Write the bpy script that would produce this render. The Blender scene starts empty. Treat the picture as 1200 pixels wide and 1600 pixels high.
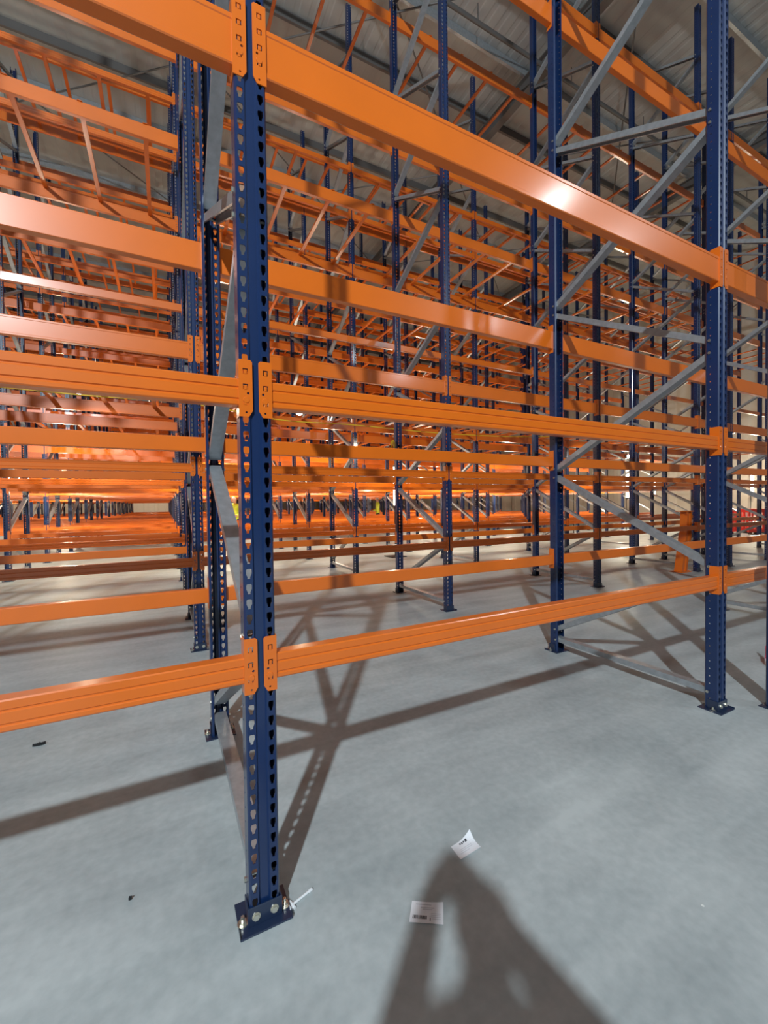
import bpy, bmesh, math, random
import numpy as np
from mathutils import Vector, Matrix
random.seed(7)
S = bpy.context.scene
COL = S.collection

# ------------------------------------------------------------------ camera
F_PX, YAW, PITCH, ROLL = 656.06, 0.47874, 0.01988, -0.01267
CAM = Vector((-0.26854, -1.42214, 1.40))
fw = Vector((math.sin(YAW)*math.cos(PITCH), math.cos(YAW)*math.cos(PITCH), -math.sin(PITCH)))
r0 = Vector((math.cos(YAW), -math.sin(YAW), 0)); u0 = r0.cross(fw)
rt = math.cos(ROLL)*r0 + math.sin(ROLL)*u0
up = -math.sin(ROLL)*r0 + math.cos(ROLL)*u0
cd = bpy.data.cameras.new('camera'); cam = bpy.data.objects.new('camera', cd); COL.objects.link(cam)
cd.sensor_fit = 'VERTICAL'; cd.sensor_height = 36.0; cd.lens = F_PX*36/1600
cd.clip_start = 0.02; cd.clip_end = 300
cam.matrix_world = Matrix(((rt.x, up.x, -fw.x, CAM.x), (rt.y, up.y, -fw.y, CAM.y), (rt.z, up.z, -fw.z, CAM.z), (0, 0, 0, 1)))
S.camera = cam

# ------------------------------------------------------------------ light and exposure
S.view_settings.view_transform = 'Standard'; S.view_settings.look = 'None'
S.view_settings.gamma = 1; S.view_settings.use_curve_mapping = False
S.view_settings.exposure = 0.0
W = bpy.data.worlds.new('world'); S.world = W; W.use_nodes = True
bg = W.node_tree.nodes['Background']; bg.inputs[0].default_value = (0.75, 0.66, 0.58, 1); bg.inputs[1].default_value = 0.0

def lamp(name, loc, power, color, radius=0.15):
    d = bpy.data.lights.new(name, 'POINT'); d.energy = power; d.color = color; d.shadow_soft_size = radius
    o = bpy.data.objects.new(name, d); o.location = loc; COL.objects.link(o); return o
def spot(name, loc, aim, power, color, angle, blend, radius):
    d = bpy.data.lights.new(name, 'SPOT'); d.energy = power; d.color = color; d.shadow_soft_size = radius; d.spot_size = math.radians(angle); d.spot_blend = blend
    o = bpy.data.objects.new(name, d); o.location = loc; COL.objects.link(o)
    o.rotation_euler = (Vector(aim)-Vector(loc)).to_track_quat('-Z', 'Y').to_euler(); return o
spot('tower_light', (-5.2, -8.15, 8.4), (2, 4, 1.5), 6600, (0.82, 0.94, 1.0), 162, 0.35, 0.15)      # lighting tower behind the photographer
spot('second_tower_light', (8.4, -6.0, 8.8), (0, 3, 1), 270, (0.9, 0.96, 1.0), 130, 0.5, 0.14)
spot('stand_light', (5.8, -3.0, 5.2), (1, 3, 2), 85, (0.92, 0.96, 1.0), 130, 0.5, 0.075)
WARM = (1.0, 0.89, 0.66)
for x, y, z, e in [(-1.65, 8.2, 3.5, 45), (2.49, 8.2, 3.48, 45), (-2.4, 11.2, 2.0, 115), (4.4, 11.2, 2.0, 115), (11.9, 11.2, 2.0, 110), (-7.5, 14.2, 2.2, 210), (1.5, 14.2, 2.2, 210), (10.4, 14.2, 2.2, 210),
                   (-4.5, 23.2, 2.2, 260), (4.5, 23.2, 2.2, 260), (13.4, 20.2, 2.2, 260), (-9.5, 32.2, 2.2, 300), (1.5, 32.2, 2.2, 300), (10.4, 32.2, 2.2, 300),
                   (-1.5, 44.4, 2.4, 500), (-11.5, 44.4, 2.4, 420),
                   (5.0, 8.25, 1.9, 50), (16.33, 9.3, 2.2, 260), (19.2, 9.9, 2.2, 220), (20.6, 6.6, 2.2, 200)]:
    lamp('site_and_fill_light', (x, y, z), e*(1.35 if y > 10 else 1), WARM, 0.12)  # glow of visible flood and tube lamps; deeper ones are unseen added fill
for x, y, z, e in [(-5.2, 5.2, 2.72, 70), (-1.2, 5.2, 2.72, 60), (3.4, 5.2, 2.62, 60), (9.4, 5.2, 2.72, 80), (-5.6, 8.2, 2.5, 170), (0.6, 8.2, 2.5, 150), (7.3, 8.2, 2.5, 170), (12.5, 8.2, 2.5, 120)]:
    spot('warm_fill_spot', (x, y, z), (x+.2, y+2.2, 0), e*1.6, WARM, 128, 0.6, 0.08)       # unseen warm fill added to brighten inner floor and beams, aimed down and away

# ------------------------------------------------------------------ materials
def mat(name, base, rough=0.5, metal=0.0, coat=0.0, coat_r=0.1, noise=None, bump=None, spec=0.5):
    m = bpy.data.materials.new(name); m.use_nodes = True
    nt = m.node_tree; b = nt.nodes['Principled BSDF']
    b.inputs['Base Color'].default_value = (*base, 1); b.inputs['Roughness'].default_value = rough
    b.inputs['Metallic'].default_value = metal; b.inputs['Specular IOR Level'].default_value = spec
    b.inputs['Coat Weight'].default_value = coat; b.inputs['Coat Roughness'].default_value = coat_r
    if noise:
        sc, amt = noise
        tc = nt.nodes.new('ShaderNodeTexCoord'); n = nt.nodes.new('ShaderNodeTexNoise')
        n.inputs['Scale'].default_value = sc; n.inputs['Detail'].default_value = 5
        cr = nt.nodes.new('ShaderNodeValToRGB')
        cr.color_ramp.elements[0].position = 0.3; cr.color_ramp.elements[1].position = 0.7
        cr.color_ramp.elements[0].color = (*[c*(1-amt) for c in base], 1)
        cr.color_ramp.elements[1].color = (*[min(1, c*(1+amt)) for c in base], 1)
        nt.links.new(tc.outputs['Object'], n.inputs['Vector']); nt.links.new(n.outputs['Fac'], cr.inputs[0])
        nt.links.new(cr.outputs[0], b.inputs['Base Color'])
    if bump:
        sc, st = bump
        tc2 = nt.nodes.new('ShaderNodeTexCoord'); n2 = nt.nodes.new('ShaderNodeTexNoise'); n2.inputs['Scale'].default_value = sc
        bp = nt.nodes.new('ShaderNodeBump'); bp.inputs['Strength'].default_value = st; bp.inputs['Distance'].default_value = 0.01
        nt.links.new(tc2.outputs['Object'], n2.inputs['Vector']); nt.links.new(n2.outputs['Fac'], bp.inputs['Height'])
        nt.links.new(bp.outputs[0], b.inputs['Normal'])
    return m
ORANGE = mat('orange_paint', (0.74, 0.150, 0.008), 0.34, 0, 0.6, 0.17, noise=(3.0, 0.05))
BLUE = mat('blue_paint', (0.005, 0.022, 0.086), 0.36, 0, 0.5, 0.14, noise=(6.0, 0.08))
GALV = mat('galvanised_steel', (0.42, 0.445, 0.47), 0.38, 0.6, noise=(25.0, 0.12))
BOLT = mat('zinc_bolt', (0.75, 0.72, 0.62), 0.3, 0.9)
PLATE = mat('dark_blue_plate', (0.012, 0.024, 0.06), 0.4, 0, 0.5, 0.15)
WHITE = mat('white_paper', (0.78, 0.78, 0.82), 0.6)
PRINT = mat('print_ink', (0.03, 0.03, 0.04), 0.6)
PRINT_SOFT = mat('faded_print', (0.45, 0.45, 0.5), 0.6)
PLASTIC_W = mat('white_plastic', (0.8, 0.82, 0.85), 0.4)
RED = mat('red_plastic', (0.75, 0.05, 0.035), 0.45)
REDP = mat('pink_red_tape', (0.7, 0.06, 0.12), 0.5)
YELLOW = mat('yellow_cable_sheath', (0.85, 0.55, 0.03), 0.4)
HIVIS = mat('hi_vis_yellow', (0.75, 0.9, 0.08), 0.7)
DARK = mat('dark_cloth', (0.02, 0.02, 0.03), 0.85)
SKIN = mat('skin', (0.55, 0.32, 0.22), 0.55)
BLACK = mat('black_rubber', (0.01, 0.01, 0.012), 0.5)
WALL = mat('wall_panel_paint', (0.48, 0.42, 0.36), 0.6, noise=(0.6, 0.05))
PURLIN = mat('purlin_steel', (0.16, 0.15, 0.145), 0.5, 0.3)
ROOFM = mat('roof_sheet', (0.40, 0.40, 0.39), 0.45, 0.0, noise=(0.35, 0.12))
GLOW = bpy.data.materials.new('lit_tube'); GLOW.use_nodes = True
gb = GLOW.node_tree.nodes['Principled BSDF']; gb.inputs['Emission Color'].default_value = (1, 0.9, 0.72, 1); gb.inputs['Emission Strength'].default_value = 9
GLOW2 = bpy.data.materials.new('lit_lamp_lens'); GLOW2.use_nodes = True
gb = GLOW2.node_tree.nodes['Principled BSDF']; gb.inputs['Emission Color'].default_value = (0.95, 0.97, 1, 1); gb.inputs['Emission Strength'].default_value = 30

def concrete():
    m = bpy.data.materials.new('power_floated_concrete'); m.use_nodes = True
    nt = m.node_tree; N = nt.nodes; L = nt.links; b = N['Principled BSDF']
    tc = N.new('ShaderNodeTexCoord')
    n1 = N.new('ShaderNodeTexNoise'); n1.inputs['Scale'].default_value = 1.1; n1.inputs['Detail'].default_value = 8; n1.inputs['Roughness'].default_value = 0.62; n1.inputs['Distortion'].default_value = 0.6
    n2 = N.new('ShaderNodeTexNoise'); n2.inputs['Scale'].default_value = 26; n2.inputs['Detail'].default_value = 6
    mp = N.new('ShaderNodeMapping'); mp.inputs['Rotation'].default_value = (0, 0, 0.5); mp.inputs['Scale'].default_value = (1.0, 6.0, 1)
    n3 = N.new('ShaderNodeTexNoise'); n3.inputs['Scale'].default_value = 0.9; n3.inputs['Detail'].default_value = 6; n3.inputs['Distortion'].default_value = 0.4
    L.new(tc.outputs['Object'], n1.inputs['Vector']); L.new(tc.outputs['Object'], n2.inputs['Vector'])
    L.new(tc.outputs['Object'], mp.inputs['Vector']); L.new(mp.outputs[0], n3.inputs['Vector'])
    a = N.new('ShaderNodeMath'); a.operation = 'MULTIPLY'; a.inputs[1].default_value = 0.42; L.new(n1.outputs['Fac'], a.inputs[0])
    c = N.new('ShaderNodeMath'); c.operation = 'MULTIPLY_ADD'; c.inputs[1].default_value = 0.22; L.new(n2.outputs['Fac'], c.inputs[0]); L.new(a.outputs[0], c.inputs[2])
    d = N.new('ShaderNodeMath'); d.operation = 'MULTIPLY_ADD'; d.inputs[1].default_value = 0.36; L.new(n3.outputs['Fac'], d.inputs[0]); L.new(c.outputs[0], d.inputs[2])
    cr = N.new('ShaderNodeValToRGB'); e = cr.color_ramp.elements
    e[0].position = 0.36; e[0].color = (0.30, 0.335, 0.345, 1); e[1].position = 0.64; e[1].color = (0.50, 0.54, 0.545, 1)
    L.new(d.outputs[0], cr.inputs[0])
    # white specks
    v = N.new('ShaderNodeTexVoronoi'); v.inputs['Scale'].default_value = 3.2; L.new(tc.outputs['Object'], v.inputs['Vector'])
    lt = N.new('ShaderNodeMath'); lt.operation = 'LESS_THAN'; lt.inputs[1].default_value = 0.016; L.new(v.outputs['Distance'], lt.inputs[0])
    mx = N.new('ShaderNodeMixRGB'); mx.inputs[2].default_value = (0.72, 0.74, 0.72, 1); L.new(lt.outputs[0], mx.inputs[0]); L.new(cr.outputs[0], mx.inputs[1])
    L.new(mx.outputs[0], b.inputs['Base Color'])
    rr = N.new('ShaderNodeMapRange'); rr.inputs['To Min'].default_value = 0.42; rr.inputs['To Max'].default_value = 0.62
    L.new(n1.outputs['Fac'], rr.inputs[0]); L.new(rr.outputs[0], b.inputs['Roughness'])
    b.inputs['Specular IOR Level'].default_value = 0.35
    bp = N.new('ShaderNodeBump'); bp.inputs['Strength'].default_value = 0.12; bp.inputs['Distance'].default_value = 0.004
    L.new(n2.outputs['Fac'], bp.inputs['Height']); L.new(bp.outputs[0], b.inputs['Normal'])
    return m
CONC = concrete()

# ------------------------------------------------------------------ helpers
def mesh_from(bm, name, m, smooth=False):
    me = bpy.data.meshes.new(name); bm.to_mesh(me); bm.free()
    for mm in (m if isinstance(m, (list, tuple)) else [m]): me.materials.append(mm)
    if smooth:
        for p in me.polygons: p.use_smooth = True
    return me
def obj(name, me, parent=None, loc=(0, 0, 0)):
    o = bpy.data.objects.new(name, me); COL.objects.link(o); o.location = loc
    if parent: o.parent = parent
    return o
def tag(o, label=None, cat=None, group=None, kind=None):
    if label: o['label'] = label
    if cat: o['category'] = cat
    if group: o['group'] = group
    if kind: o['kind'] = kind
    return o
def empty(name, loc, rz=0):
    o = bpy.data.objects.new(name, None); COL.objects.link(o); o.location = loc; o.rotation_euler = (0, 0, rz); o.empty_display_size = 0.1
    return o
def box(bm, x0, y0, z0, x1, y1, z1, M=None, mi=0):
    vs = [bm.verts.new(c) for c in ((x0, y0, z0), (x1, y0, z0), (x1, y1, z0), (x0, y1, z0), (x0, y0, z1), (x1, y0, z1), (x1, y1, z1), (x0, y1, z1))]
    for f in ((3, 2, 1, 0), (4, 5, 6, 7), (0, 1, 5, 4), (1, 2, 6, 5), (2, 3, 7, 6), (3, 0, 4, 7)):
        fc = bm.faces.new([vs[i] for i in f]); fc.material_index = mi
    if M is not None:
        for v in vs: v.co = M @ v.co
    return vs
def cyl(bm, a, b, r, n=12, r2=None, mi=0):
    a, b = Vector(a), Vector(b); d = (b-a).normalized()
    t = Vector((0, 0, 1)) if abs(d.z) < 0.9 else Vector((1, 0, 0))
    x = d.cross(t).normalized(); y = d.cross(x)
    r2 = r if r2 is None else r2
    A = [bm.verts.new(a + r*(math.cos(k*2*math.pi/n)*x + math.sin(k*2*math.pi/n)*y)) for k in range(n)]
    B = [bm.verts.new(b + r2*(math.cos(k*2*math.pi/n)*x + math.sin(k*2*math.pi/n)*y)) for k in range(n)]
    for k in range(n):
        bm.faces.new((A[k], A[(k+1) % n], B[(k+1) % n], B[k])).material_index = mi
    bm.faces.new(A[::-1]).material_index = mi; bm.faces.new(B).material_index = mi
def extrude_x(bm, prof, x0, x1, caps=True):
    A = [bm.verts.new((x0, y, z)) for y, z in prof]; B = [bm.verts.new((x1, y, z)) for y, z in prof]
    n = len(prof)
    for k in range(n): bm.faces.new((A[k], A[(k+1) % n], B[(k+1) % n], B[k]))
    if caps: bm.faces.new(A[::-1]); bm.faces.new(B)
def fixn(bm):
    bmesh.ops.recalc_face_normals(bm, faces=bm.faces)
def proj(P):
    d = Vector(P) - CAM; z = d.dot(fw)
    return z, 600 + F_PX*d.dot(rt)/max(z, 1e-6), 800 - F_PX*d.dot(up)/max(z, 1e-6)
def seen_area(a, b, h):
    """rough area in the frame of a bar from a to b of thickness h"""
    a, b = Vector(a), Vector(b); n = 24; tot = 0; prev = None
    for k in range(n+1):
        z, x, y = proj(a + (b-a)*k/n)
        ok = z > 0.05 and -5 < x < 1205 and -5 < y < 1605
        if ok and prev: tot += math.hypot(x-prev[0], y-prev[1])*h*F_PX/z
        prev = (x, y) if ok else None
    return tot

# ------------------------------------------------------------------ the building
ROOF_Z = 12.5; XL, XR, YF, YB = -34.0, 22.6, -34.0, 50.0
bm = bmesh.new(); box(bm, XL-.3, YF-.3, -0.25, XR+.3, YB+.3, 0); tag(obj('floor', mesh_from(bm, 'floor', CONC)), kind='structure')
def ribbed(a0, a1, pitch, depth):
    pts = []; x = a0
    while x < a1:
        pts += [(x, 0), (x+pitch*.55, 0), (x+pitch*.65, depth), (x+pitch*.9, depth)]; x += pitch
    pts.append((a1, 0)); return pts
bm = bmesh.new()
pr = ribbed(XL, XR, 0.33, 0.006)
A = [bm.verts.new((x, YF, ROOF_Z+d)) for x, d in pr]; B = [bm.verts.new((x, YB, ROOF_Z+d)) for x, d in pr]
for k in range(len(pr)-1): bm.faces.new((A[k], A[k+1], B[k+1], B[k]))
tag(obj('ceiling', mesh_from(bm, 'ceiling', ROOFM)), kind='structure')
def wall(name, x0, y0, x1, y1):
    bm = bmesh.new(); L = math.hypot(x1-x0, y1-y0); dx, dy = (x1-x0)/L, (y1-y0)/L; nx, ny = -dy, dx
    pr = ribbed(0, L, 1.0, 0.02)
    A = [bm.verts.new((x0+dx*s+nx*d, y0+dy*s+ny*d, 0)) for s, d in pr]; B = [bm.verts.new((x0+dx*s+nx*d, y0+dy*s+ny*d, ROOF_Z+.1)) for s, d in pr]
    for k in range(len(pr)-1): bm.faces.new((A[k], A[k+1], B[k+1], B[k]))
    tag(obj(name, mesh_from(bm, name, WALL)), kind='structure')
wall('wall_back', XR, YB, XL, YB); wall('wall_left', XL, YB, XL, YF); wall('wall_front', XL, YF, XR, YF); wall('wall_right', XR, YF, XR, YB)
tn = 1
def trim(bm, m):
    global tn
    tag(obj('trim_%d' % tn, mesh_from(bm, 'trim', m)), kind='structure'); tn += 1
y = -12.9
k = 0
y = 3.6 - 1.5*25
while y < YB:
    bm = bmesh.new()
    extrude_x(bm, [(y-.03, ROOF_Z-.002), (y-.03, ROOF_Z-.2), (y+.035, ROOF_Z-.2), (y+.035, ROOF_Z-.185), (y-.015, ROOF_Z-.185), (y-.015, ROOF_Z-.002)], XL, XR)
    fixn(bm); trim(bm, GALV if k % 2 else PURLIN); y += 1.5; k += 1
for x in (-22, -14.5, -7, 0.6, 8.2, 15.8):
    bm = bmesh.new(); z = ROOF_Z-.202
    box(bm, x-.1, YF, z-.02, x+.1, YB, z); box(bm, x-.008, YF, z-.36, x+.008, YB, z-.02); box(bm, x-.1, YF, z-.38, x+.1, YB, z-.36)
    trim(bm, PURLIN)
# wind bracing rods and pipes under the roof
rods = []
for (x0, x1) in ((0.6, 8.2), (8.2, 15.8), (-7, 0.6)):
    for (ya, yb) in ((3.6, 9.6), (9.6, 15.6)):
        rods += [((x0, ya, ROOF_Z-.45), (x1, yb, ROOF_Z-.45)), ((x1, ya, ROOF_Z-.5), (x0, yb, ROOF_Z-.5))]
for a, b in rods:
    bm = bmesh.new(); cyl(bm, a, b, 0.02, 8); trim(bm, PURLIN)
bm = bmesh.new(); cyl(bm, (XL, 5.9, ROOF_Z-.62), (XR, 5.9, ROOF_Z-.62), 0.045, 12)
xx = XL+1
while xx < XR: cyl(bm, (xx, 5.9, ROOF_Z-.62), (xx, 5.9, ROOF_Z-.2), 0.012, 6); xx += 3
trim(bm, PURLIN)

# ------------------------------------------------------------------ racking geometry
BAY = 2.975; DEP = 1.36; PW = 0.05; PD = 0.08; TOP = 10.8; PITCH_H = 0.05

def strip_cells(bm, P, cu, half, zs, hole, depth_vec):
    """a vertical strip of sheet pierced at each height in zs; P(u, z) gives a point; u in [cu-half, cu+half]"""
    hc = PITCH_H/2
    # outer points matched with the hole points
    if len(hole) == 10:
        def outer(k, z):
            t, b = z+hc, z-hc; L_, R_ = cu-half, cu+half
            return [(L_, z+.012), (L_, t), (R_, t), (R_, z+.012), (R_, z), (R_, z-.010), (R_, b), (L_, b), (L_, z-.010), (L_, z)][k]
    else:
        def outer(k, z):
            t, b = z+hc, z-hc; L_, R_ = cu-half, cu+half
            return [(R_, z), (R_, t), (cu, t), (L_, t), (L_, z), (L_, b), (cu, b), (R_, b)][k]
    n = len(hole)
    for z in zs:
        o = [bm.verts.new(P(*outer(k, z))) for k in range(n)]
        h = [bm.verts.new(P(hole[k][0], z+hole[k][1])) for k in range(n)]
        g = [bm.verts.new(Vector(P(hole[k][0], z+hole[k][1])) + depth_vec) for k in range(n)]
        for k in range(n):
            j = (k+1) % n
            bm.faces.new((o[k], h[k], h[j], o[j])); bm.faces.new((h[k], g[k], g[j], h[j]))

def post_mesh(holes=True):
    """open C-shaped post, front face on y = 0, looking toward -y, opening toward +y"""
    bm = bmesh.new()
    prof = [(-.036, .072), (-.036, .080), (-.044, .080), (-.050, .072), (-.050, .0635), (-.050, .0365), (-.050, .006), (-.045, 0), (-.019, 0), (-.013, .007), (.013, .007), (.019, 0), (.045, 0), (.050, .006), (.050, .0365), (.050, .0635), (.050, .072), (.044, .080), (.036, .080), (.036, .072)]
    skip = set()
    if holes:
        skip = {7, 11, 5-0, 14}   # strips that carry holes: 7-8, 11-12, side 5.. see below
    nz = int(TOP/PITCH_H); zs = [PITCH_H*(k+.5) for k in range(nz)]
    for k in range(len(prof)-1):
        if holes and k in (7, 11, 4, 14): continue
        (xa, ya), (xb, yb) = prof[k], prof[k+1]
        v = [bm.verts.new(c) for c in ((xa, ya, 0), (xb, yb, 0), (xb, yb, TOP), (xa, ya, TOP))]
        bm.faces.new(v)
    if holes:
        tear = [(-.009, .012), (-.0062, .0165), (.0062, .0165), (.009, .012), (.009, 0), (.0045, -.010), (.0045, -.0165), (-.0045, -.0165), (-.0045, -.010), (-.009, 0)]
        for c in (-.032, .032):
            t = [(c+a, b) for a, b in tear]
            strip_cells(bm, lambda u, z: (u, 0, z), c, .013, zs, t, Vector((0, .003, 0)))
        circ = [(.05+.0042*math.cos(a), .0042*math.sin(a)) for a in [k*math.pi/4 for k in range(8)]]
        for sx in (-1, 1):
            strip_cells(bm, lambda u, z: (sx*.050, u, z), .05, .0135, zs, circ, Vector((-sx*.002, 0, 0)))
    bmesh.ops.remove_doubles(bm, verts=bm.verts, dist=1e-5)
    return mesh_from(bm, 'post', BLUE)
POST = post_mesh(True); POST_PLAIN = post_mesh(False)

def channel(bm, a, b, w=0.068, d=0.042, t=0.002):
    """galvanised C channel from a to b in the frame's plane (x const); its web spans the frame's thickness"""
    a, b = Vector(a), Vector(b); ax = (b-a).normalized(); s = Vector((1, 0, 0)); n = ax.cross(s).normalized()
    if n.y > 0 or (abs(n.y) < .01 and n.z < 0): n = -n          # web looks toward the front, or up
    prof = [(-w/2, -d/2), (-w/2, d/2), (w/2, d/2), (w/2, -d/2), (w/2-t*5, -d/2), (w/2-t*5, -d/2+t), (w/2-t, -d/2+t), (w/2-t, d/2-t), (-w/2+t, d/2-t), (-w/2+t, -d/2+t), (-w/2+t*5, -d/2+t), (-w/2+t*5, -d/2)]
    A = [bm.verts.new(a + s*p + n*q) for p, q in prof]; B = [bm.verts.new(b + s*p + n*q) for p, q in prof]
    m = len(prof)
    for k in range(m): bm.faces.new((A[k], A[(k+1) % m], B[(k+1) % m], B[k]))
    for idx in ((0, 1, 8, 9), (1, 2, 7, 8), (2, 3, 6, 7), (0, 9, 10, 11), (3, 4, 5, 6)):
        bm.faces.new([A[i] for i in idx]); bm.faces.new([B[i] for i in idx[::-1]])
ZR0, NODE = 0.17, 0.745
def brace_nodes():
    nodes = []; z = ZR0; k = 0
    while z < TOP-.1:
        nodes.append((DEP-.045 if k % 2 == 0 else .045, z)); z += NODE; k += 1
    return nodes
NODES = brace_nodes()
def brace_mesh(i):
    bm = bmesh.new()
    if i < 0: a, b = (0, .05, .115), (0, DEP-.05, .115)
    else:
        (ya, za), (yb, zb) = NODES[i], NODES[i+1]; a, b = (0, ya, za+.035), (0, yb, zb-.035)
    channel(bm, a, b)
    ax = (Vector(b)-Vector(a)).normalized()
    for c in (Vector(a)+ax*.012, Vector(b)-ax*.012):
        cyl(bm, c-Vector((.056, 0, 0)), c+Vector((.056, 0, 0)), .0045, 6, mi=1)
        for sx in (-1, 1): cyl(bm, c+Vector((sx*.05, 0, 0)), c+Vector((sx*.056, 0, 0)), .009, 6, mi=1)
    fixn(bm); return mesh_from(bm, 'brace', [GALV, BOLT])
BR = [brace_mesh(-1), brace_mesh(0), brace_mesh(1)]          # horizontal, rising to the front, rising to the rear
def base_mesh():
    """pressed foot plate: flat plate, front upstand with two bolts, two anchor ears"""
    bm = bmesh.new()
    box(bm, -.085, -.035, 0, .085, .105, .006)
    box(bm, -.053, -.0055, .006, .053, -.0005, .068)
    box(bm, -.0565, -.0055, .006, -.0515, .06, .068); box(bm, .0515, -.0055, .006, .0565, .06, .068)
    for sx in (-1, 1):
        v = [bm.verts.new(c) for c in ((sx*.085, -.035, .006), (sx*.085, .03, .006), (sx*.085, .03, .016), (sx*.085, -.035, .016))]
        bm.faces.new(v)
    bmesh.ops.bevel(bm, geom=[e for e in bm.edges if len(e.link_faces) == 2], offset=.0012, segments=1, affect='EDGES')
    return mesh_from(bm, 'base_plate', PLATE)
BASE = base_mesh()
def face_bolt():
    bm = bmesh.new(); cyl(bm, (0, -.0055, 0), (0, -.008, 0), .014, 14); cyl(bm, (0, -.008, 0), (0, -.014, 0), .0105, 6); return mesh_from(bm, 'bolt', BOLT)
def anchor_bolt():
    bm = bmesh.new(); cyl(bm, (0, 0, 0), (0, 0, .003), .018, 14); cyl(bm, (0, 0, .003), (0, 0, .012), .012, 6); cyl(bm, (0, 0, .012), (0, 0, .025), .006, 8); return mesh_from(bm, 'anchor_bolt', BOLT)
FBOLT, ABOLT = face_bolt(), anchor_bolt()

def make_frame(loc, detail):
    r = empty('upright_frame', loc)
    for yy, rz in ((0, 0), (DEP, math.pi)):
        p = obj('post', POST if detail < 3 else POST_PLAIN, r, (0, yy, 0)); p.rotation_euler = (0, 0, rz)
        b = obj('base_plate', BASE, r, (0, yy, 0)); b.rotation_euler = (0, 0, rz)
        if detail == 0:
            for sx in (-1, 1):
                obj('bolt', FBOLT, b, (sx*.030, 0, .036)); obj('anchor_bolt', ABOLT, b, (sx*.070, .02, .006))
    obj('brace', BR[0], r)
    for i in range(len(NODES)-1):
        o = obj('brace', BR[1 + i % 2], r, (0, 0, NODES[i][1] - NODES[i % 2][1]))
    return r
def far_frame_mesh():
    bm = bmesh.new()
    for yy, s in ((0, 1), (DEP, -1)):
        prof = [(-.028, .080), (-.050, .076), (-.050, 0), (-.019, 0), (-.013, .007), (.013, .007), (.019, 0), (.050, 0), (.050, .076), (.028, .080)]
        for k in range(len(prof)-1):
            (xa, ya), (xb, yb) = prof[k], prof[k+1]
            bm.faces.new([bm.verts.new(c) for c in ((xa, yy+s*ya, 0), (xb, yy+s*yb, 0), (xb, yy+s*yb, TOP), (xa, yy+s*ya, TOP))])
        box(bm, -.085, yy-.06, 0, .085, yy+.06, .008)
    nf = len(bm.faces)
    bmesh.ops.remove_doubles(bm, verts=bm.verts, dist=1e-5)
    g = set(bm.faces)
    channel(bm, (0, .05, .115), (0, DEP-.05, .115))
    for i in range(len(NODES)-1):
        (ya, za), (yb, zb) = NODES[i], NODES[i+1]; channel(bm, (0, ya, za+.035), (0, yb, zb-.035))
    for f in bm.faces:
        f.material_index = 0 if f in g else 1
    return mesh_from(bm, 'upright_frame', [BLUE, GALV])
FARF = far_frame_mesh()

# ---- beams.  Local origin: centre of the bay, y = 0 on the post's face, z = 0 at the beam's top
HL = BAY/2 - PW
def beam_profile(deep):
    h = .160 if deep else .086
    if deep: return [(.001, -.004), (.004, 0), (.048, 0), (.050, -.003), (.050, -h+.003), (.047, -h), (.004, -h), (.001, -h+.004), (.001, -h+.018), (.0035, -h+.021), (.0035, -.021), (.001, -.018)], h
    return [(.001, -.004), (.004, 0), (.048, 0), (.050, -.003), (.050, -h+.003), (.047, -h), (.004, -h), (.001, -h+.004), (.001, -h+.017), (.004, -h+.020), (.004, -h+.022), (.001, -h+.025), (.001, -.030), (.004, -.033), (.004, -.035), (.001, -.038), (.001, -.020), (.001, -.018)][:17], h
def beam_bar_mesh(deep, name='beam'):
    bm = bmesh.new(); prof, h = beam_profile(deep)
    if not deep: prof = [(.001, -.004), (.004, 0), (.048, 0), (.050, -.003), (.050, -h+.003), (.047, -h), (.004, -h), (.001, -h+.004), (.001, -h+.015), (.0045, -h+.018), (.0045, -h+.021), (.001, -h+.024), (.001, -.034), (.0045, -.031), (.0045, -.028), (.001, -.025)]
    extrude_x(bm, prof, -HL+.003, HL-.003); fixn(bm)
    return mesh_from(bm, name, ORANGE)
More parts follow.
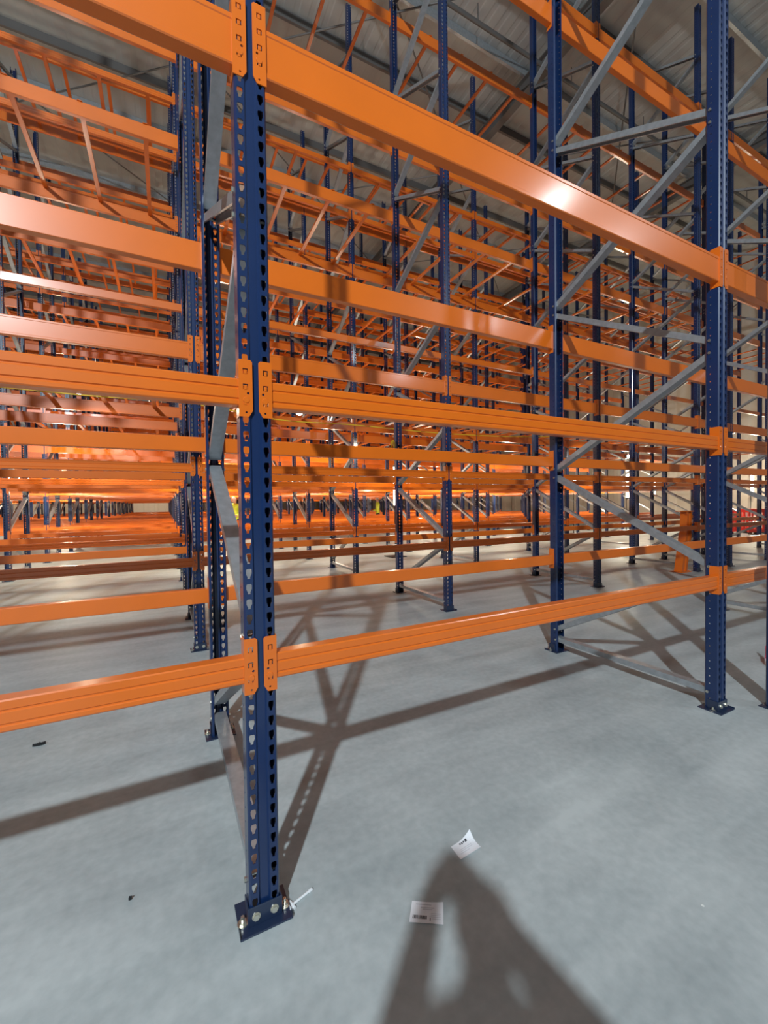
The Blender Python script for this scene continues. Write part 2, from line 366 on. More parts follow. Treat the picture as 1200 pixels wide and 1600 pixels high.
def connector_mesh(deep, side):
    """bent end plate: leg on the post's face with hook slots, side leg along the post; side=+1 right end"""
    z1 = .062; z0 = -.122 if not deep else -.192
    W_ = .040; n = 3 if not deep else 4
    bm = bmesh.new()
    # front leg, x from 0 (bend) to W_ (over the post face), clipped corner at the bottom
    pts = [(0, z1), (W_-.006, z1), (W_, z1-.006), (W_, z0+.02), (W_-.012, z0), (0, z0)]
    A = [bm.verts.new((x, -.004, z)) for x, z in pts]; B = [bm.verts.new((x, -.0005, z)) for x, z in pts]
    for k in range(len(pts)): bm.faces.new((A[k], A[(k+1) % len(pts)], B[(k+1) % len(pts)], B[k]))
    bm.faces.new(A[::-1]); bm.faces.new(B)
    box(bm, -.003, -.004, z0, .0, .052, z1)
    fixn(bm)
    me = mesh_from(bm, 'c', ORANGE); ob = bpy.data.objects.new('c', me); COL.objects.link(ob)
    cb = bmesh.new()
    for k in range(n):
        zc = z1 - .036 - k*.050; xc = .018
        box(cb, xc-.008, -.01, zc+.004, xc+.008, .01, zc+.008); box(cb, xc-.008, -.01, zc-.010, xc-.0045, .01, zc+.004); box(cb, xc+.0045, -.01, zc-.010, xc+.008, .01, zc+.004)
    cyl(cb, (.026, -.01, z1-.036-(n-2)*.050-.022), (.026, .01, z1-.036-(n-2)*.050-.022), .0042, 12)
    cyl(cb, (.020, -.01, z0+.014), (.020, .01, z0+.014), .0035, 12)
    bmesh.ops.remove_doubles(cb, verts=cb.verts, dist=1e-7)
    fixn(cb); cm = mesh_from(cb, 'cut', ORANGE); co = bpy.data.objects.new('cut', cm); COL.objects.link(co)
    md = ob.modifiers.new('b', 'BOOLEAN'); md.object = co; md.operation = 'DIFFERENCE'; md.solver = 'EXACT'; md.use_self = True
    bpy.context.view_layer.update()
    dg = bpy.context.evaluated_depsgraph_get(); res = bpy.data.meshes.new_from_object(ob.evaluated_get(dg))
    bpy.data.objects.remove(ob); bpy.data.objects.remove(co)
    b2 = bmesh.new(); b2.from_mesh(res)
    # pressed hook tongues and safety pin boss
    for k in range(n):
        zc = z1-.036-k*.050; box(b2, .0145, -.0052, zc-.010, .0215, -.0035, zc+.001)
    zc = z1-.036-(n-1)*.050
    cyl(b2, (.020, -.004, zc+.006), (.020, -.0062, zc+.006), .0105, 16, .009)
    for v in b2.verts:
        x = v.co.x; v.co.x = (x + HL) if side > 0 else -(x + HL)
    fixn(b2)
    b2.to_mesh(res); b2.free(); res.name = 'end_connector'
    if not res.materials: res.materials.append(ORANGE)
    return res
BAR = {d: beam_bar_mesh(d) for d in (False, True)}
CON = {(d, s): connector_mesh(d, s) for d in (False, True) for s in (-1, 1)}
def simple_beam_geo(deep, cons=True):
    """light version of a whole beam, as lists"""
    h = .160 if deep else .086; V = []; Fq = []
    def bx(x0, y0, z0, x1, y1, z1):
        i = len(V); V.extend([(x0, y0, z0), (x1, y0, z0), (x1, y1, z0), (x0, y1, z0), (x0, y0, z1), (x1, y0, z1), (x1, y1, z1), (x0, y1, z1)])
        for f in ((3, 2, 1, 0), (4, 5, 6, 7), (0, 1, 5, 4), (1, 2, 6, 5), (2, 3, 7, 6), (3, 0, 4, 7)): Fq.append(tuple(i+q for q in f))
    bx(-HL, .001, -h, HL, .05, 0)
    if cons:
        z0 = -.122 if not deep else -.192
        for s in (-1, 1): bx(min(s*HL, s*(HL+.04)), -.004, z0, max(s*HL, s*(HL+.04)), -.0005, .062)
    return V, Fq
def mid_beam_mesh(deep):
    b = bmesh.new(); b.from_mesh(BAR[deep]); z0 = -.122 if not deep else -.192
    for s in (-1, 1):
        box(b, min(s*HL, s*(HL+.04)), -.004, z0, max(s*HL, s*(HL+.04)), -.0005, .062)
    fixn(b); return mesh_from(b, 'rack_crossbeam', ORANGE)
MIDB = {d: mid_beam_mesh(d) for d in (False, True)}

# ------------------------------------------------------------------ racking layout
NR = 15
ORD = ['nearest', 'second', 'third', 'fourth', 'fifth', 'sixth', 'seventh', 'eighth', 'ninth', 'tenth', 'eleventh', 'twelfth', 'thirteenth', 'fourteenth', 'fifteenth', 'sixteenth']
NTH = ['lowest'] + ORD[1:]
def row_y(k): return 3.0*k - (0.0)
LEV_A_F = [.90, 1.81, 2.965, 5.90, 8.90]; LEV_A_R = [.90, 1.81, 2.965, 5.90, 8.90]
LEV_B_F = [.90, 1.81, 2.965, 5.90, 8.90]; LEV_B_R = [.90, 1.81, 2.965, 3.87, 5.90, 6.88, 8.90]
LEV_X = [.90, 1.81, 2.965, 3.87, 5.90, 6.92, 7.80, 8.90]
DEEP = {2.965, 5.90, 8.90}
IMIN, IMAX = -7, 6
frames = []; beams = []; bars = []
for k in range(NR):
    y0 = row_y(k)
    for i in range(IMIN, IMAX+1):
        x = i*BAY
        if k == 0 and i < -1: continue
        a = max(seen_area((x, y0, 0), (x, y0, 6), .1), seen_area((x, y0+DEP, 0), (x, y0+DEP, 6), .1))
        if a > 0 or (k < 3 and abs(i) < 3): frames.append((k, i, x, y0, a))
    for i in range(IMIN, IMAX):
        xc = (i+.5)*BAY
        if k == 0 and i < -1: continue
        for side in (0, 1):
            levs = (LEV_A_F, LEV_A_R, LEV_B_F, LEV_B_R)[k*2+side] if k < 2 else LEV_X
            yy = y0 if side == 0 else y0+DEP
            for li, z in enumerate(levs):
                h = .16 if z in DEEP else .086
                a = max(seen_area((xc-HL, yy, zz), (xc+HL, yy, zz), h) for zz in (z, z-h))
                if a > 0 or (k == 0 and z < 3): beams.append((a, k, i, side, li, z, xc, yy))
    # support bars across the gap behind rack k (k>=1) and inside racks k>=2 at 7.80
    if k >= 1:
        sets = [(y0+DEP-.045, y0+3.045, z, 'g') for z in (2.965, 5.90, 8.90)] if k < NR-1 else []
        if k >= 2: sets.append((y0+.05, y0+DEP-.05, 7.80, 'r'))
        if k >= 3: sets.append((y0+.05, y0+DEP-.05, 3.87, 'r'))
        for (ya, yb, z, typ) in sets:
            for i in range(IMIN, IMAX):
                for b, off in enumerate((.68, 1.31, 1.95, 2.58)):
                    x = i*BAY+off
                    a = seen_area((x, ya, z), (x, yb, z), .05)
                    if a > 0: bars.append((a, k, i, b, typ, z, x, ya, yb))
frames.append((1, 99, 10.17, 3.0, 50))
def nth(i): return (['first'] + ORD[1:])[i]
def bayname(i): return ('%s bay right' % nth(i)) if i >= 0 else ('%s bay left' % nth(-i-1))
def rackname(k): return 'nearest rack' if k == 0 else '%s rack' % ORD[k]
def postname(i):
    if i == 0: return 'directly in line behind the foreground one'
    return ('%s one right of the foreground line' % nth(i-1)) if i > 0 else ('%s one left of the foreground line' % nth(-i-1))
for (k, i, x, y0, a) in frames:
    dist = math.hypot(x-CAM.x, y0-CAM.y)
    if dist < 15:
        r = make_frame((x, y0, 0), 0 if dist < 4.5 else (1 if dist < 9 else 2))
    else:
        r = obj('upright_frame', FARF, None, (x, y0, 0))
    if k == 0 and i == 0: lab = 'big blue perforated upright frame in the foreground, left of centre, with silver braces'
    elif k == 0 and i == 1: lab = 'tall navy upright frame with long silver diagonals at the right of the nearest rack'
    elif i == 99: lab = 'extra blue upright frame in the second rack, standing beside the leaning orange prop'
    else: lab = 'blue upright frame of the %s, %s' % (rackname(k), postname(i))
    tag(r, lab, 'rack frame', 'upright frames of the racking')

beams = [(a+(5e4 if k == 0 and z < 3 else 0), k, *rest[:2], li, z, *more) for (a, k, *rest, li, z, xc_, yy_) in beams for more in [(xc_, yy_)]]
beams.sort(reverse=True)
near_b, far_b = beams[:298], beams[298:]
for (a, k, i, side, li, z, xc, yy) in near_b:
    deep = z in DEEP
    dist = min(math.hypot(xc+s*HL-CAM.x, yy-CAM.y) for s in (-1, 0, 1))
    if dist < 8.5:
        r = empty('rack_crossbeam', (xc, yy, z))
        obj('beam', BAR[deep], r); obj('end_connector', CON[(deep, -1)], r); obj('end_connector', CON[(deep, 1)], r)
    else:
        r = obj('rack_crossbeam', MIDB[deep], None, (xc, yy, z))
    if side: r.rotation_euler = (0, 0, math.pi)
    tag(r, '%s orange beam, %s level, %s of %s, %s of foreground post' % ('deep' if deep else 'thin', NTH[li], 'rear' if side else 'front', rackname(k), bayname(i)), 'beam', 'orange rack beams')
V = []; Fc = []
geo = {d: simple_beam_geo(d) for d in (False, True)}
for (a, k, i, side, li, z, xc, yy) in far_b:
    v, f = geo[z in DEEP]; n0 = len(V); s = -1 if side else 1
    V.extend([(xc+s*p[0], yy+s*p[1], z+p[2]) for p in v]); Fc.extend([tuple(n0+q for q in t) for t in f])
me = bpy.data.meshes.new('distant_crossbeams'); me.from_pydata(V, [], Fc); me.materials.append(ORANGE)
tag(obj('distant_crossbeams', me), 'mass of small distant orange rack beams in the far rows', 'beams', kind='stuff')

bars.sort(reverse=True)
def bar_mesh(L):
    bm = bmesh.new(); box(bm, -.025, 0, -.036, .025, L, -.004)
    box(bm, -.024, -.02, -.004, .024, .04, .0015); box(bm, -.024, L-.04, -.004, .024, L+.02, .0015)
    fixn(bm); return mesh_from(bm, 'cross_bar', ORANGE)
LG = 3.045-(DEP-.045); LRK = DEP-.1
BARM = {'g': bar_mesh(LG), 'r': bar_mesh(LRK)}
LN = {2.965: 'low', 5.90: 'middle height', 8.90: 'high', 7.80: 'upper', 3.87: 'lower'}
for (a, k, i, b, typ, z, x, ya, yb) in bars[:298]:
    o = obj('cross_bar', BARM[typ], None, (x, ya, z))
    where = ('behind %s' if typ == 'g' else 'inside %s') % rackname(k)
    tag(o, '%s orange cross bar %s, %s, %s from its left' % (LN[z], where, bayname(i), nth(b)), 'cross bar', 'orange pallet support bars')
V = []; Fc = []
for (a, k, i, b, typ, z, x, ya, yb) in bars[298:]:
    n0 = len(V); x0, x1, z0, z1 = x-.025, x+.025, z-.036, z-.004
    V.extend([(x0, ya, z0), (x1, ya, z0), (x1, yb, z0), (x0, yb, z0), (x0, ya, z1), (x1, ya, z1), (x1, yb, z1), (x0, yb, z1)])
    Fc.extend([tuple(n0+q for q in t) for t in ((3, 2, 1, 0), (4, 5, 6, 7), (0, 1, 5, 4), (1, 2, 6, 5), (2, 3, 7, 6), (3, 0, 4, 7))])
me = bpy.data.meshes.new('distant_cross_bars'); me.from_pydata(V, [], Fc); me.materials.append(ORANGE)
tag(obj('distant_cross_bars', me), 'many small distant orange cross bars among the far rows', 'cross bars', kind='stuff')

# ------------------------------------------------------------------ loose things
def paper(name, pts, label, lines, curl):
    """thin printed label, corners in world xy (counter-clockwise from lower left), slightly curled"""
    P = [Vector((*p, 0)) for p in pts]
    def at(u, v): return (P[0]*(1-u)+P[1]*u)*(1-v) + (P[3]*(1-u)+P[2]*u)*v
    bm = bmesh.new(); n = 10; G = []; H = []
    hz = lambda u, v: .0012 + curl*max(0, u+v-1.35)**2*.06 + curl*max(0, .3-v)**2*.03
    for a in range(n+1):
        G.append([bm.verts.new(at(a/n, b/n)+Vector((0, 0, hz(a/n, b/n)))) for b in range(n+1)])
        H.append([bm.verts.new(at(a/n, b/n)+Vector((0, 0, hz(a/n, b/n)-.0004))) for b in range(n+1)])
    for a in range(n):
        for b in range(n):
            bm.faces.new((G[a][b], G[a+1][b], G[a+1][b+1], G[a][b+1])); bm.faces.new((H[a][b+1], H[a+1][b+1], H[a+1][b], H[a][b]))
    for a in range(n):
        for X0, X1 in ((0, 0), (n, n)):
            bm.faces.new((G[a][X0], G[a+1][X0], H[a+1][X0], H[a][X0])); bm.faces.new((G[X0][a], G[X0][a+1], H[X0][a+1], H[X0][a]))
    o = obj(name, mesh_from(bm, name, WHITE)); tag(o, label, 'label', 'paper labels lying on the floor')
    bm = bmesh.new()
    for (u0, u1, v0, v1, mi) in lines:
        q = []
        for (u, v) in ((u0, v0), (u1, v0), (u1, v1), (u0, v1)): q.append(bm.verts.new(at(u, v)+Vector((0, 0, hz(u, v)+.0006))))
        bm.faces.new(q).material_index = mi
    obj('print', mesh_from(bm, 'print', [PRINT, PRINT_SOFT]), o)
random.seed(3)
barcode = []
u = .08
while u < .52:
    w = random.choice((.008, .014, .02)); barcode.append((u, u+w, .18, .34, 0)); u += w + random.choice((.008, .014))
soft = [(.14, .62, .84, .87, 1), (.30, .72, .70, .73, 1), (.36, .66, .62, .65, 1), (.62, .93, .45, .465, 1), (.62, .93, .37, .385, 1), (.58, .93, .29, .305, 1), (.60, .62, .12, .26, 0), (.65, .93, .2, .215, 1)]
# notched label in front of the shadow's left edge
paper('floor_label', [(0.424, -0.232), (0.52, -0.293), (0.563, -0.232), (0.472, -0.172)], 'white label with a barcode lying on the floor, half in the photographer\'s shadow', barcode+soft, 0.2)
blk = [(.35, .42, .78, .88, 0), (.45, .50, .74, .88, 0), (.53, .60, .78, .88, 0), (.63, .72, .76, .9, 0), (.2, .8, .5, .52, 1), (.2, .8, .4, .42, 1), (.15, .6, .28, .3, 1)]
paper('floor_label', [(0.728, -0.118), (0.837, -0.108), (0.838, -0.035), (0.732, -0.048)], 'tilted white label lying on the lit floor at the tip of the shadow', blk, 1.0)

# white plastic tie beside the foreground foot
bm = bmesh.new(); a = Vector((.094, .008, .006)); b = Vector((.162, .030, .006))
cyl(bm, a, b, .0042, 10); cyl(bm, b, b+(b-a).normalized()*.012, .0062, 10, .005)
d = (b-a).normalized(); s = Vector((-d.y, d.x, 0))
cyl(bm, a-s*.016, a+s*.016, .0055, 10); cyl(bm, a-s*.013-d*.012, a+s*.010, .005, 8)
tag(obj('plastic_peg', mesh_from(bm, 'plastic_peg', PLASTIC_W)), 'small white plastic peg lying beside the foot of the foreground post', 'peg')
# torn scraps
def scrap(name, loc, size, m, label, cat, seed):
    random.seed(seed); bm = bmesh.new(); n = 9; t = []; bt = []
    for k in range(n):
        a = k*2*math.pi/n; r = size*random.uniform(.6, 1.1)
        t.append(bm.verts.new((math.cos(a)*r*1.5, math.sin(a)*r*.5, .006+random.uniform(0, .012)))); bt.append(bm.verts.new((math.cos(a)*r*1.5, math.sin(a)*r*.5, 0.0005)))
    c = bm.verts.new((0, 0, .014))
    for k in range(n):
        bm.faces.new((t[k], t[(k+1) % n], c)); bm.faces.new((t[k], bt[k], bt[(k+1) % n], t[(k+1) % n]))
    bm.faces.new(bt[::-1]); o = obj(name, mesh_from(bm, name, m), None, loc); tag(o, label, cat); return o
scrap('packing_scrap', (-.965, 1.70, 0), .022, BLACK, 'small dark scrap on the floor under the left beams', 'scrap', 2)
scrap('rubber_scrap', (-.41, .305, 0), .004, BLACK, 'tiny black speck on the bare floor left of the foreground post', 'scrap', 4)
r = empty('rack_post', (3.34, -.19, 0)); obj('post', POST, r); obj('base_plate', BASE, r)
tag(r, 'navy post just outside the right edge, only the corner of its foot showing', 'post')
# red and white tape end
bm = bmesh.new()
pts = [(4.16, .20), (4.22, .235), (4.29, .25), (4.38, .29)]
for k in range(3):
    (xa, ya), (xb, yb) = pts[k], pts[k+1]; h = (.03, .05, .09)[k]
    vs = [bm.verts.new(c) for c in ((xa, ya, .001), (xb, yb, .001), (xb, yb, h+.02), (xa, ya, h))]
    vt = [bm.verts.new(v.co+Vector((.0, .004, 0))) for v in vs]
    f = [bm.faces.new(vs), bm.faces.new(vt[::-1])] + [bm.faces.new((vs[j], vt[j], vt[(j+1) % 4], vs[(j+1) % 4])) for j in range(4)]
    for q in f: q.material_index = 1 if k == 0 else 0
tag(obj('barrier_tape', mesh_from(bm, 'barrier_tape', [REDP, PLASTIC_W])), 'crumpled red and white tape end on the floor at the right edge', 'tape')

# leaning orange prop in the second rack
r = empty('steel_prop', (8.62, 3.17, 0))
bm = bmesh.new(); box(bm, -.16, -.12, 0, .16, .12, .014)
for sx in (-1, 1): cyl(bm, (sx*.13, -.08, .014), (sx*.13, -.08, .03), .014, 6)
obj('foot_plate', mesh_from(bm, 'foot_plate', ORANGE), r)
bm = bmesh.new()
def section(z, cx, w, d): return [bm.verts.new((cx+sx*w, sy*d, z)) for sx, sy in ((-1, -1), (-.35, -1), (-.3, -.7), (.3, -.7), (.35, -1), (1, -1), (1, 1), (-1, 1))]
A_ = section(.014, 0, .095, .07); B_ = section(.72, .16, .095, .07); C_ = section(.76, .17, .085, .065); D_ = section(1.17, .20, .085, .065)
for P_, Q_ in ((A_, B_), (B_, C_), (C_, D_)):
    for k in range(8): bm.faces.new((P_[k], P_[(k+1) % 8], Q_[(k+1) % 8], Q_[k]))
bm.faces.new(D_)
fixn(bm); obj('column', mesh_from(bm, 'column', ORANGE), r)
bm = bmesh.new(); box(bm, .02, -.11, 1.17, .38, .11, 1.185); box(bm, .30, -.09, 1.09, .36, -.08, 1.17); box(bm, .04, -.09, 1.12, .1, -.08, 1.17)
obj('head_plate', mesh_from(bm, 'head_plate', ORANGE), r)
tag(r, 'orange steel prop leaning slightly, standing among the posts of the second rack', 'prop')

# plastic barriers by the right wall
def barrier(loc, rz, label):
    r = empty('plastic_barrier', loc, rz)
    bm = bmesh.new(); w, h = 1.0, 1.0
    box(bm, -w, -.025, h-.12, w, .025, h); box(bm, -w, -.025, .10, w, .025, .22); box(bm, -w, -.025, .22, -w+.08, .025, h-.12); box(bm, w-.08, -.025, .22, w, .025, h-.12); box(bm, -w+.08, -.024, .60, w-.08, .024, .70)
    x = -w+.16
    while x < w-.12: box(bm, x, -.02, .22, x+.05, .02, .60); box(bm, x, -.02, .70, x+.05, .02, h-.12); x += .155
    obj('panel', mesh_from(bm, 'panel', RED), r)
    for sx in (-.7, .7):
        bm = bmesh.new(); box(bm, sx-.05, -.25, 0, sx+.05, .25, .04); box(bm, sx-.04, -.03, .04, sx+.04, .03, .1); obj('foot', mesh_from(bm, 'foot', BLACK), r)
    bm = bmesh.new(); box(bm, -.16, -.032, .56, .16, -.0255, .86); o = obj('reflector', mesh_from(bm, 'reflector', PLASTIC_W), r); o['label'] = 'white reflector plate'
    tag(r, label, 'barrier', 'red plastic barriers by the right wall')
for j in range(3):
    barrier((20.3+.22*j, 7.3-.62*j+.1, 0), -.55+.08*j, ['leftmost red plastic barrier near the right wall', 'middle red plastic barrier near the right wall', 'rightmost red plastic barrier near the right wall'][j])

# vertical tube work lights on stands / posts
def tube_light(x, y, z0, z1, label):
    r = empty('tube_light', (x, y, 0))
    bm = bmesh.new(); cyl(bm, (0, .05, .02), (0, .05, z1+.05), .014, 8); box(bm, -.22, -.17, 0, .22, .27, .02); obj('stand', mesh_from(bm, 'stand', BLACK), r)
    bm = bmesh.new(); cyl(bm, (0, 0, z0), (0, 0, z1), .055, 14); obj('tube', mesh_from(bm, 'tube', GLOW), r)
    bm = bmesh.new(); cyl(bm, (0, 0, z0-.05), (0, 0, z0), .06, 14); cyl(bm, (0, 0, z1), (0, 0, z1+.05), .06, 14); box(bm, -.02, 0, z0-.04, .02, .06, z0-.01); box(bm, -.02, 0, z1+.01, .02, .06, z1+.04)
    obj('end_cap', mesh_from(bm, 'end_cap', BLACK), r)
    tag(r, label, 'work light', 'glowing vertical tube lights')
tube_light(16.33, 9.13, 1.52, 2.75, 'bright vertical tube light showing left of the orange prop')
tube_light(22.05, 7.29, 1.58, 2.52, 'bright vertical tube light above the red barriers')
tube_light(19.35, 9.82, 1.65, 2.35, 'dim short tube light between the two brightest ones')
tube_light(15.3, 10.8, 1.85, 2.35, 'small tube light seen right of the inner right post')
tube_light(5.08, 8.21, 1.35, 2.35, 'thin tube light beside the post in the centre of the picture')

# round flood lamps hanging in the rack gaps
def flood(x, y, z, label, rad=.09):
    r = empty('flood_lamp', (x, y, z))
    bm = bmesh.new(); cyl(bm, (0, 0, 0), (0, .07, .01), rad*1.12, 18, rad*.6); cyl(bm, (0, .07, .01), (0, .11, .015), rad*.35, 10); obj('housing', mesh_from(bm, 'housing', BLACK), r)
    bm = bmesh.new(); bmesh.ops.create_uvsphere(bm, u_segments=18, v_segments=10, radius=rad)
    for v in bm.verts: v.co.y = v.co.y*.35-.004
    obj('lens', mesh_from(bm, 'lens', GLOW2, True), r)
    bm = bmesh.new(); cyl(bm, (0, .05, .05), (0, .05, .5), .006, 6); obj('hanger', mesh_from(bm, 'hanger', BLACK), r)
    tag(r, label, 'lamp', 'round flood lamps')
flood(-1.65, 8.05, 3.57, 'round white lamp glowing left of the foreground post')
flood(2.49, 8.05, 3.54, 'round white lamp glowing just right of the foreground post')
flood(-3.76, 12.7, 4.61, 'left one of two faint lamps at the left edge', .08)
flood(-3.39, 12.5, 4.60, 'right one of two faint lamps at the left edge', .08)
flood(11.43, 6.0, 2.66, 'small round lamp with a hanging wire above the brightest tube', .05)

# yellow cable slung across the gap behind the second rack
def cable(name, pts, r_, m, label, cat):
    cu = bpy.data.curves.new(name, 'CURVE'); cu.dimensions = '3D'; cu.bevel_depth = r_; cu.bevel_resolution = 2; cu.resolution_u = 6
    sp = cu.splines.new('BEZIER'); sp.bezier_points.add(len(pts)-1)
    for bp_, p in zip(sp.bezier_points, pts): bp_.co = p; bp_.handle_left_type = bp_.handle_right_type = 'AUTO'
    tmp = bpy.data.objects.new(name, cu); COL.objects.link(tmp); bpy.context.view_layer.update()
    me = bpy.data.meshes.new_from_object(tmp.evaluated_get(bpy.context.evaluated_depsgraph_get())); bpy.data.objects.remove(tmp)
    me.materials.clear(); me.materials.append(m)
    for p in me.polygons: p.use_smooth = True
    o = obj(name, me); tag(o, label, cat); return o
cable('yellow_cable', [(-8, 5.2, 3.0), (-5, 5.2, 2.86), (-2.0, 5.2, 2.86), (-1.1, 5.2, 2.85), (-.1, 5.2, 2.87), (.6, 5.2, 2.82), (1.27, 5.2, 2.74), (2.46, 5.2, 2.75), (4.58, 5.2, 2.73), (6.78, 5.2, 2.81), (8.9, 5.2, 2.99)], .009, YELLOW, 'thin yellow cable slung along behind the second rack', 'cable')
# yellow coil hooked on a post of the second rack
pts = []
for k in range(40):
    a = k*.9; pts.append((2.885+.012*math.sin(k*1.7), 4.33+.045*math.cos(a), 2.28+.10*math.sin(a)))
cable('cable_coil', pts, .006, YELLOW, 'coil of yellow cable hooked on a rear post of the second rack', 'cable')
cable('hanging_wire', [(11.5, 6.03, 3.3), (11.62, 6.03, 3.1), (11.5, 6.03, 2.95), (11.48, 6.03, 2.8)], .01, PLASTIC_W, 'pale wire curling down to the small round lamp', 'cable')

# ------------------------------------------------------------------ people
def person(loc, rz, J, radii, edges, mats, label, height_scale=1.0, extra=None):
    r = empty('person', loc, rz)
    me = bpy.data.meshes.new('body'); me.from_pydata([J[n] for n in J], [], [(list(J).index(a), list(J).index(b)) for a, b in edges])
    o = bpy.data.objects.new('body', me); COL.objects.link(o)
    sm = o.modifiers.new('skin', 'SKIN'); sk = me.skin_vertices[0] if me.skin_vertices else None
    if not me.skin_vertices:
        bmx = bmesh.new(); bmx.from_mesh(me); bmx.verts.layers.skin.verify(); bmx.to_mesh(me); bmx.free()
    for n, v in zip(J, me.skin_vertices[0].data):
        rr = radii[n]; v.radius = rr if isinstance(rr, tuple) else (rr, rr); v.use_root = (n == 'pelvis')
    sb = o.modifiers.new('sub', 'SUBSURF'); sb.levels = 2; sb.render_levels = 2
    bpy.context.view_layer.update(); dg = bpy.context.evaluated_depsgraph_get()
    m2 = bpy.data.meshes.new_from_object(o.evaluated_get(dg)); bpy.data.objects.remove(o)
    m2.materials.clear()
    for m in mats['list']: m2.materials.append(m)
    for p in m2.polygons:
        p.material_index = mats['pick'](p.center); p.use_smooth = True
    b = obj('body', m2, r); tag(r, label, 'person')
    if extra: extra(r)
    return r
def add_finger_joints(J, R, E, side, wrist, base_dir, tips, rad=.0085):
    """tips: list of three-point chains"""
    for f, ch in enumerate(tips):
        prev = 'hand'+side
        for s, c in enumerate(ch):
            n = 'f%d_%d%s' % (f, s, side); J[n] = c; R[n] = rad*(1-.08*s); E.append((prev, n)); prev = n
# photographer: local +y is the facing direction, feet at z=0
def photographer():
    HX = -.02
    J = {'pelvis': (0, 0, .93), 'belly': (0, .01, 1.08), 'chest': (0, .0, 1.27), 'upchest': (0, -.01, 1.38), 'neck': (0, .0, 1.47), 'chin': (0, .02, 1.545), 'head': (0, .03, 1.63), 'crown': (0, .02, 1.70)}
    R = {'pelvis': (.15, .11), 'belly': (.14, .10), 'chest': (.165, .115), 'upchest': (.14, .09), 'neck': .055, 'chin': (.062, .07), 'head': (.078, .095), 'crown': (.05, .06)}
    E = [('pelvis', 'belly'), ('belly', 'chest'), ('chest', 'upchest'), ('upchest', 'neck'), ('neck', 'chin'), ('chin', 'head'), ('head', 'crown')]
    for s, sx in (('l', -1), ('r', 1)):
        J['hip'+s] = (sx*.10, 0, .87); J['knee'+s] = (sx*.115, .01, .49); J['ank'+s] = (sx*.12, -.02, .09); J['toe'+s] = (sx*.14, .14, .035); R['hip'+s] = .085; R['knee'+s] = .058; R['ank'+s] = .045; R['toe'+s] = (.042, .03)
        E += [('pelvis', 'hip'+s), ('hip'+s, 'knee'+s), ('knee'+s, 'ank'+s), ('ank'+s, 'toe'+s)]
        J['sh'+s] = (sx*.185, -.01, 1.40); J['el'+s] = (sx*.25+.045, .14, 1.23); J['wr'+s] = (sx*.085+HX, .325, 1.315); J['hand'+s] = (sx*.062+HX, .375, 1.345)
        R['sh'+s] = .072; R['el'+s] = .062; R['wr'+s] = .042; R['hand'+s] = (.024, .036)
        E += [('upchest', 'sh'+s), ('sh'+s, 'el'+s), ('el'+s, 'wr'+s), ('wr'+s, 'hand'+s)]
        tips = []
        for f in range(4):
            z = 1.300+f*.021
            tips.append([(sx*.060+HX, .405, z+.004), (sx*.052+HX, .424, z+.004), (sx*.036+HX, .4265, z+.003)])
        tips.append([(sx*.050+HX, .372, 1.385), (sx*.032+HX, .388, 1.395)])
        add_finger_joints(J, R, E, s, None, None, tips)
    for n in J:                       # knees slightly bent, so the raised phone is level with the face
        if not (n.startswith('wr') or n.startswith('hand') or n.startswith('f')): J[n] = (J[n][0], J[n][1]+(.05 if n.startswith('knee') else 0), J[n][2]*.935 if J[n][2] > .2 else J[n][2])
    def pick(c):
        if c.z > 1.405 or (c.y > .31 and c.z > 1.2): return 2
        return 0 if c.z > .87 else 1
    yaw = YAW; back = .405
    loc = (CAM.x - math.sin(yaw)*(back+.02) + .02*math.cos(yaw), CAM.y - math.cos(yaw)*(back+.02) - .02*math.sin(yaw), 0)
    def extra(r):
        bm = bmesh.new(); bmesh.ops.create_uvsphere(bm, u_segments=20, v_segments=12, radius=.1)
        for v in bm.verts: v.co = Vector((v.co.x*.86, v.co.y*1.02+.01, v.co.z*.85+1.665*.935+.003)); 
        bmesh.ops.delete(bm, geom=[v for v in bm.verts if v.co.z < 1.523 and v.co.y > .02], context='VERTS')
        obj('hair', mesh_from(bm, 'hair', DARK, True), r)
        bm = bmesh.new(); box(bm, -.012, .11, 1.495, .012, .135, 1.525); box(bm, -.025, .105, 1.462, .025, .118, 1.470)
        obj('nose_and_mouth', mesh_from(bm, 'nose', SKIN), r)
    return person(loc, -yaw, J, R, E, {'list': [HIVIS, DARK, SKIN], 'pick': pick}, 'person behind the viewpoint raising a phone in both hands, casting the big floor shadow', extra=extra)
photographer()
bm = bmesh.new(); box(bm, -.037, -.0045, -.135, .037, .0045, .02)
bmesh.ops.bevel(bm, geom=list(bm.edges), offset=.003, segments=2, affect='EDGES')
ph = obj('phone', mesh_from(bm, 'phone', BLACK), None, CAM - Vector((math.sin(YAW), math.cos(YAW), 0))*.012)
ph.rotation_euler = (0, 0, -YAW); tag(ph, 'black phone held upright by the photographer, just behind the viewpoint', 'phone')

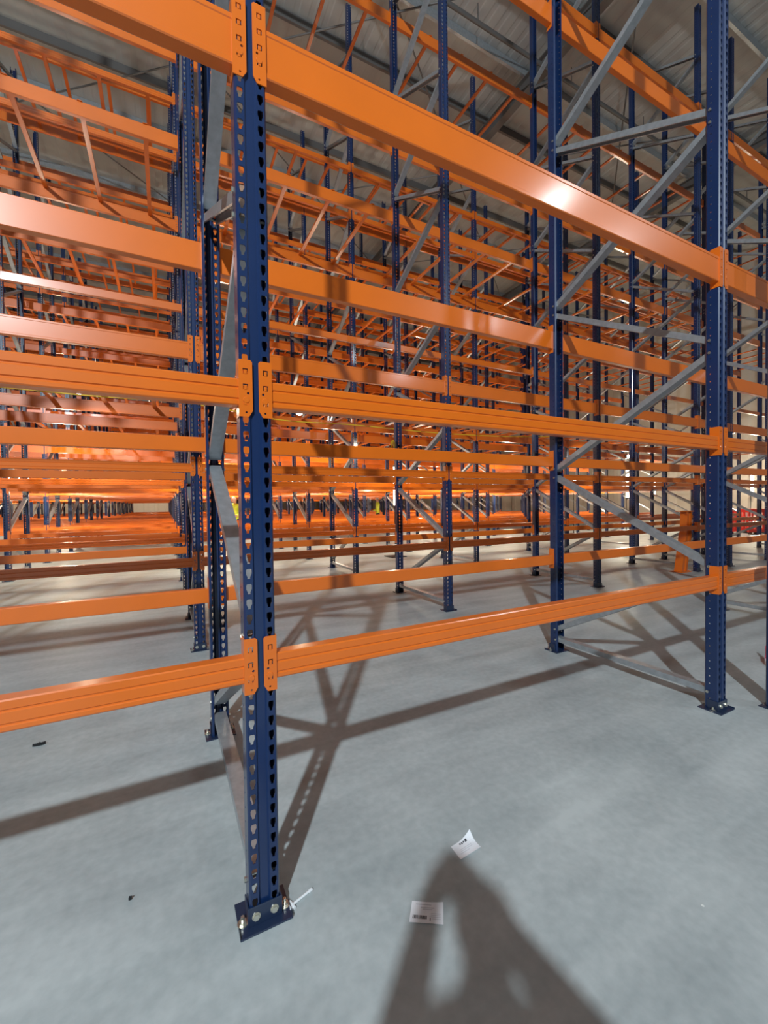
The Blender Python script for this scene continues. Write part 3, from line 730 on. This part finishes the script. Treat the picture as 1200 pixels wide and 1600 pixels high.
def worker(loc, rz, label):
    J = {'pelvis': (0, 0, .93), 'belly': (0, .01, 1.08), 'chest': (0, .0, 1.27), 'upchest': (0, 0, 1.38), 'neck': (0, .0, 1.47), 'chin': (0, .02, 1.545), 'head': (0, .03, 1.63), 'crown': (0, .02, 1.70)}
    R = {'pelvis': (.15, .11), 'belly': (.14, .11), 'chest': (.17, .12), 'upchest': (.14, .09), 'neck': .055, 'chin': (.06, .07), 'head': (.08, .095), 'crown': (.06, .07)}
    E = [('pelvis', 'belly'), ('belly', 'chest'), ('chest', 'upchest'), ('upchest', 'neck'), ('neck', 'chin'), ('chin', 'head'), ('head', 'crown')]
    for s, sx in (('l', -1), ('r', 1)):
        J['hip'+s] = (sx*.10, 0, .87); J['knee'+s] = (sx*.12, .03*sx, .49); J['ank'+s] = (sx*.13, .02*sx, .09); J['toe'+s] = (sx*.15, .14, .035); R['hip'+s] = .09; R['knee'+s] = .065; R['ank'+s] = .05; R['toe'+s] = (.045, .035)
        E += [('pelvis', 'hip'+s), ('hip'+s, 'knee'+s), ('knee'+s, 'ank'+s), ('ank'+s, 'toe'+s)]
        J['sh'+s] = (sx*.19, 0, 1.40); J['el'+s] = (sx*.26, .05, 1.12); J['wr'+s] = (sx*.20, .24, 1.05); J['hand'+s] = (sx*.18, .30, 1.05)
        R['sh'+s] = .065; R['el'+s] = .05; R['wr'+s] = .034; R['hand'+s] = (.03, .03)
        E += [('upchest', 'sh'+s), ('sh'+s, 'el'+s), ('el'+s, 'wr'+s), ('wr'+s, 'hand'+s)]
        tips = [[(sx*(.165+.014*f), .34, 1.055), (sx*(.165+.014*f), .36, 1.035)] for f in range(4)] + [[(sx*.15, .31, 1.075), (sx*.145, .335, 1.07)]]
        add_finger_joints(J, R, E, s, None, None, tips)
    def pick(c):
        if (1.48 < c.z <= 1.62) or c.y > .22: return 2
        if c.z > 1.62: return 3
        return 0 if c.z > .93 else 1
    return person(loc, rz, J, R, E, {'list': [HIVIS, DARK, SKIN, PLASTIC_W], 'pick': pick}, label)
worker((8.75, 16.6, 0), 1.2, 'distant worker in a yellow hi-vis jacket and white helmet among the far racks')
worker((1.82, 13.7, 0), 2.4, 'worker in a yellow hi-vis jacket glimpsed between the foreground post and its brace')
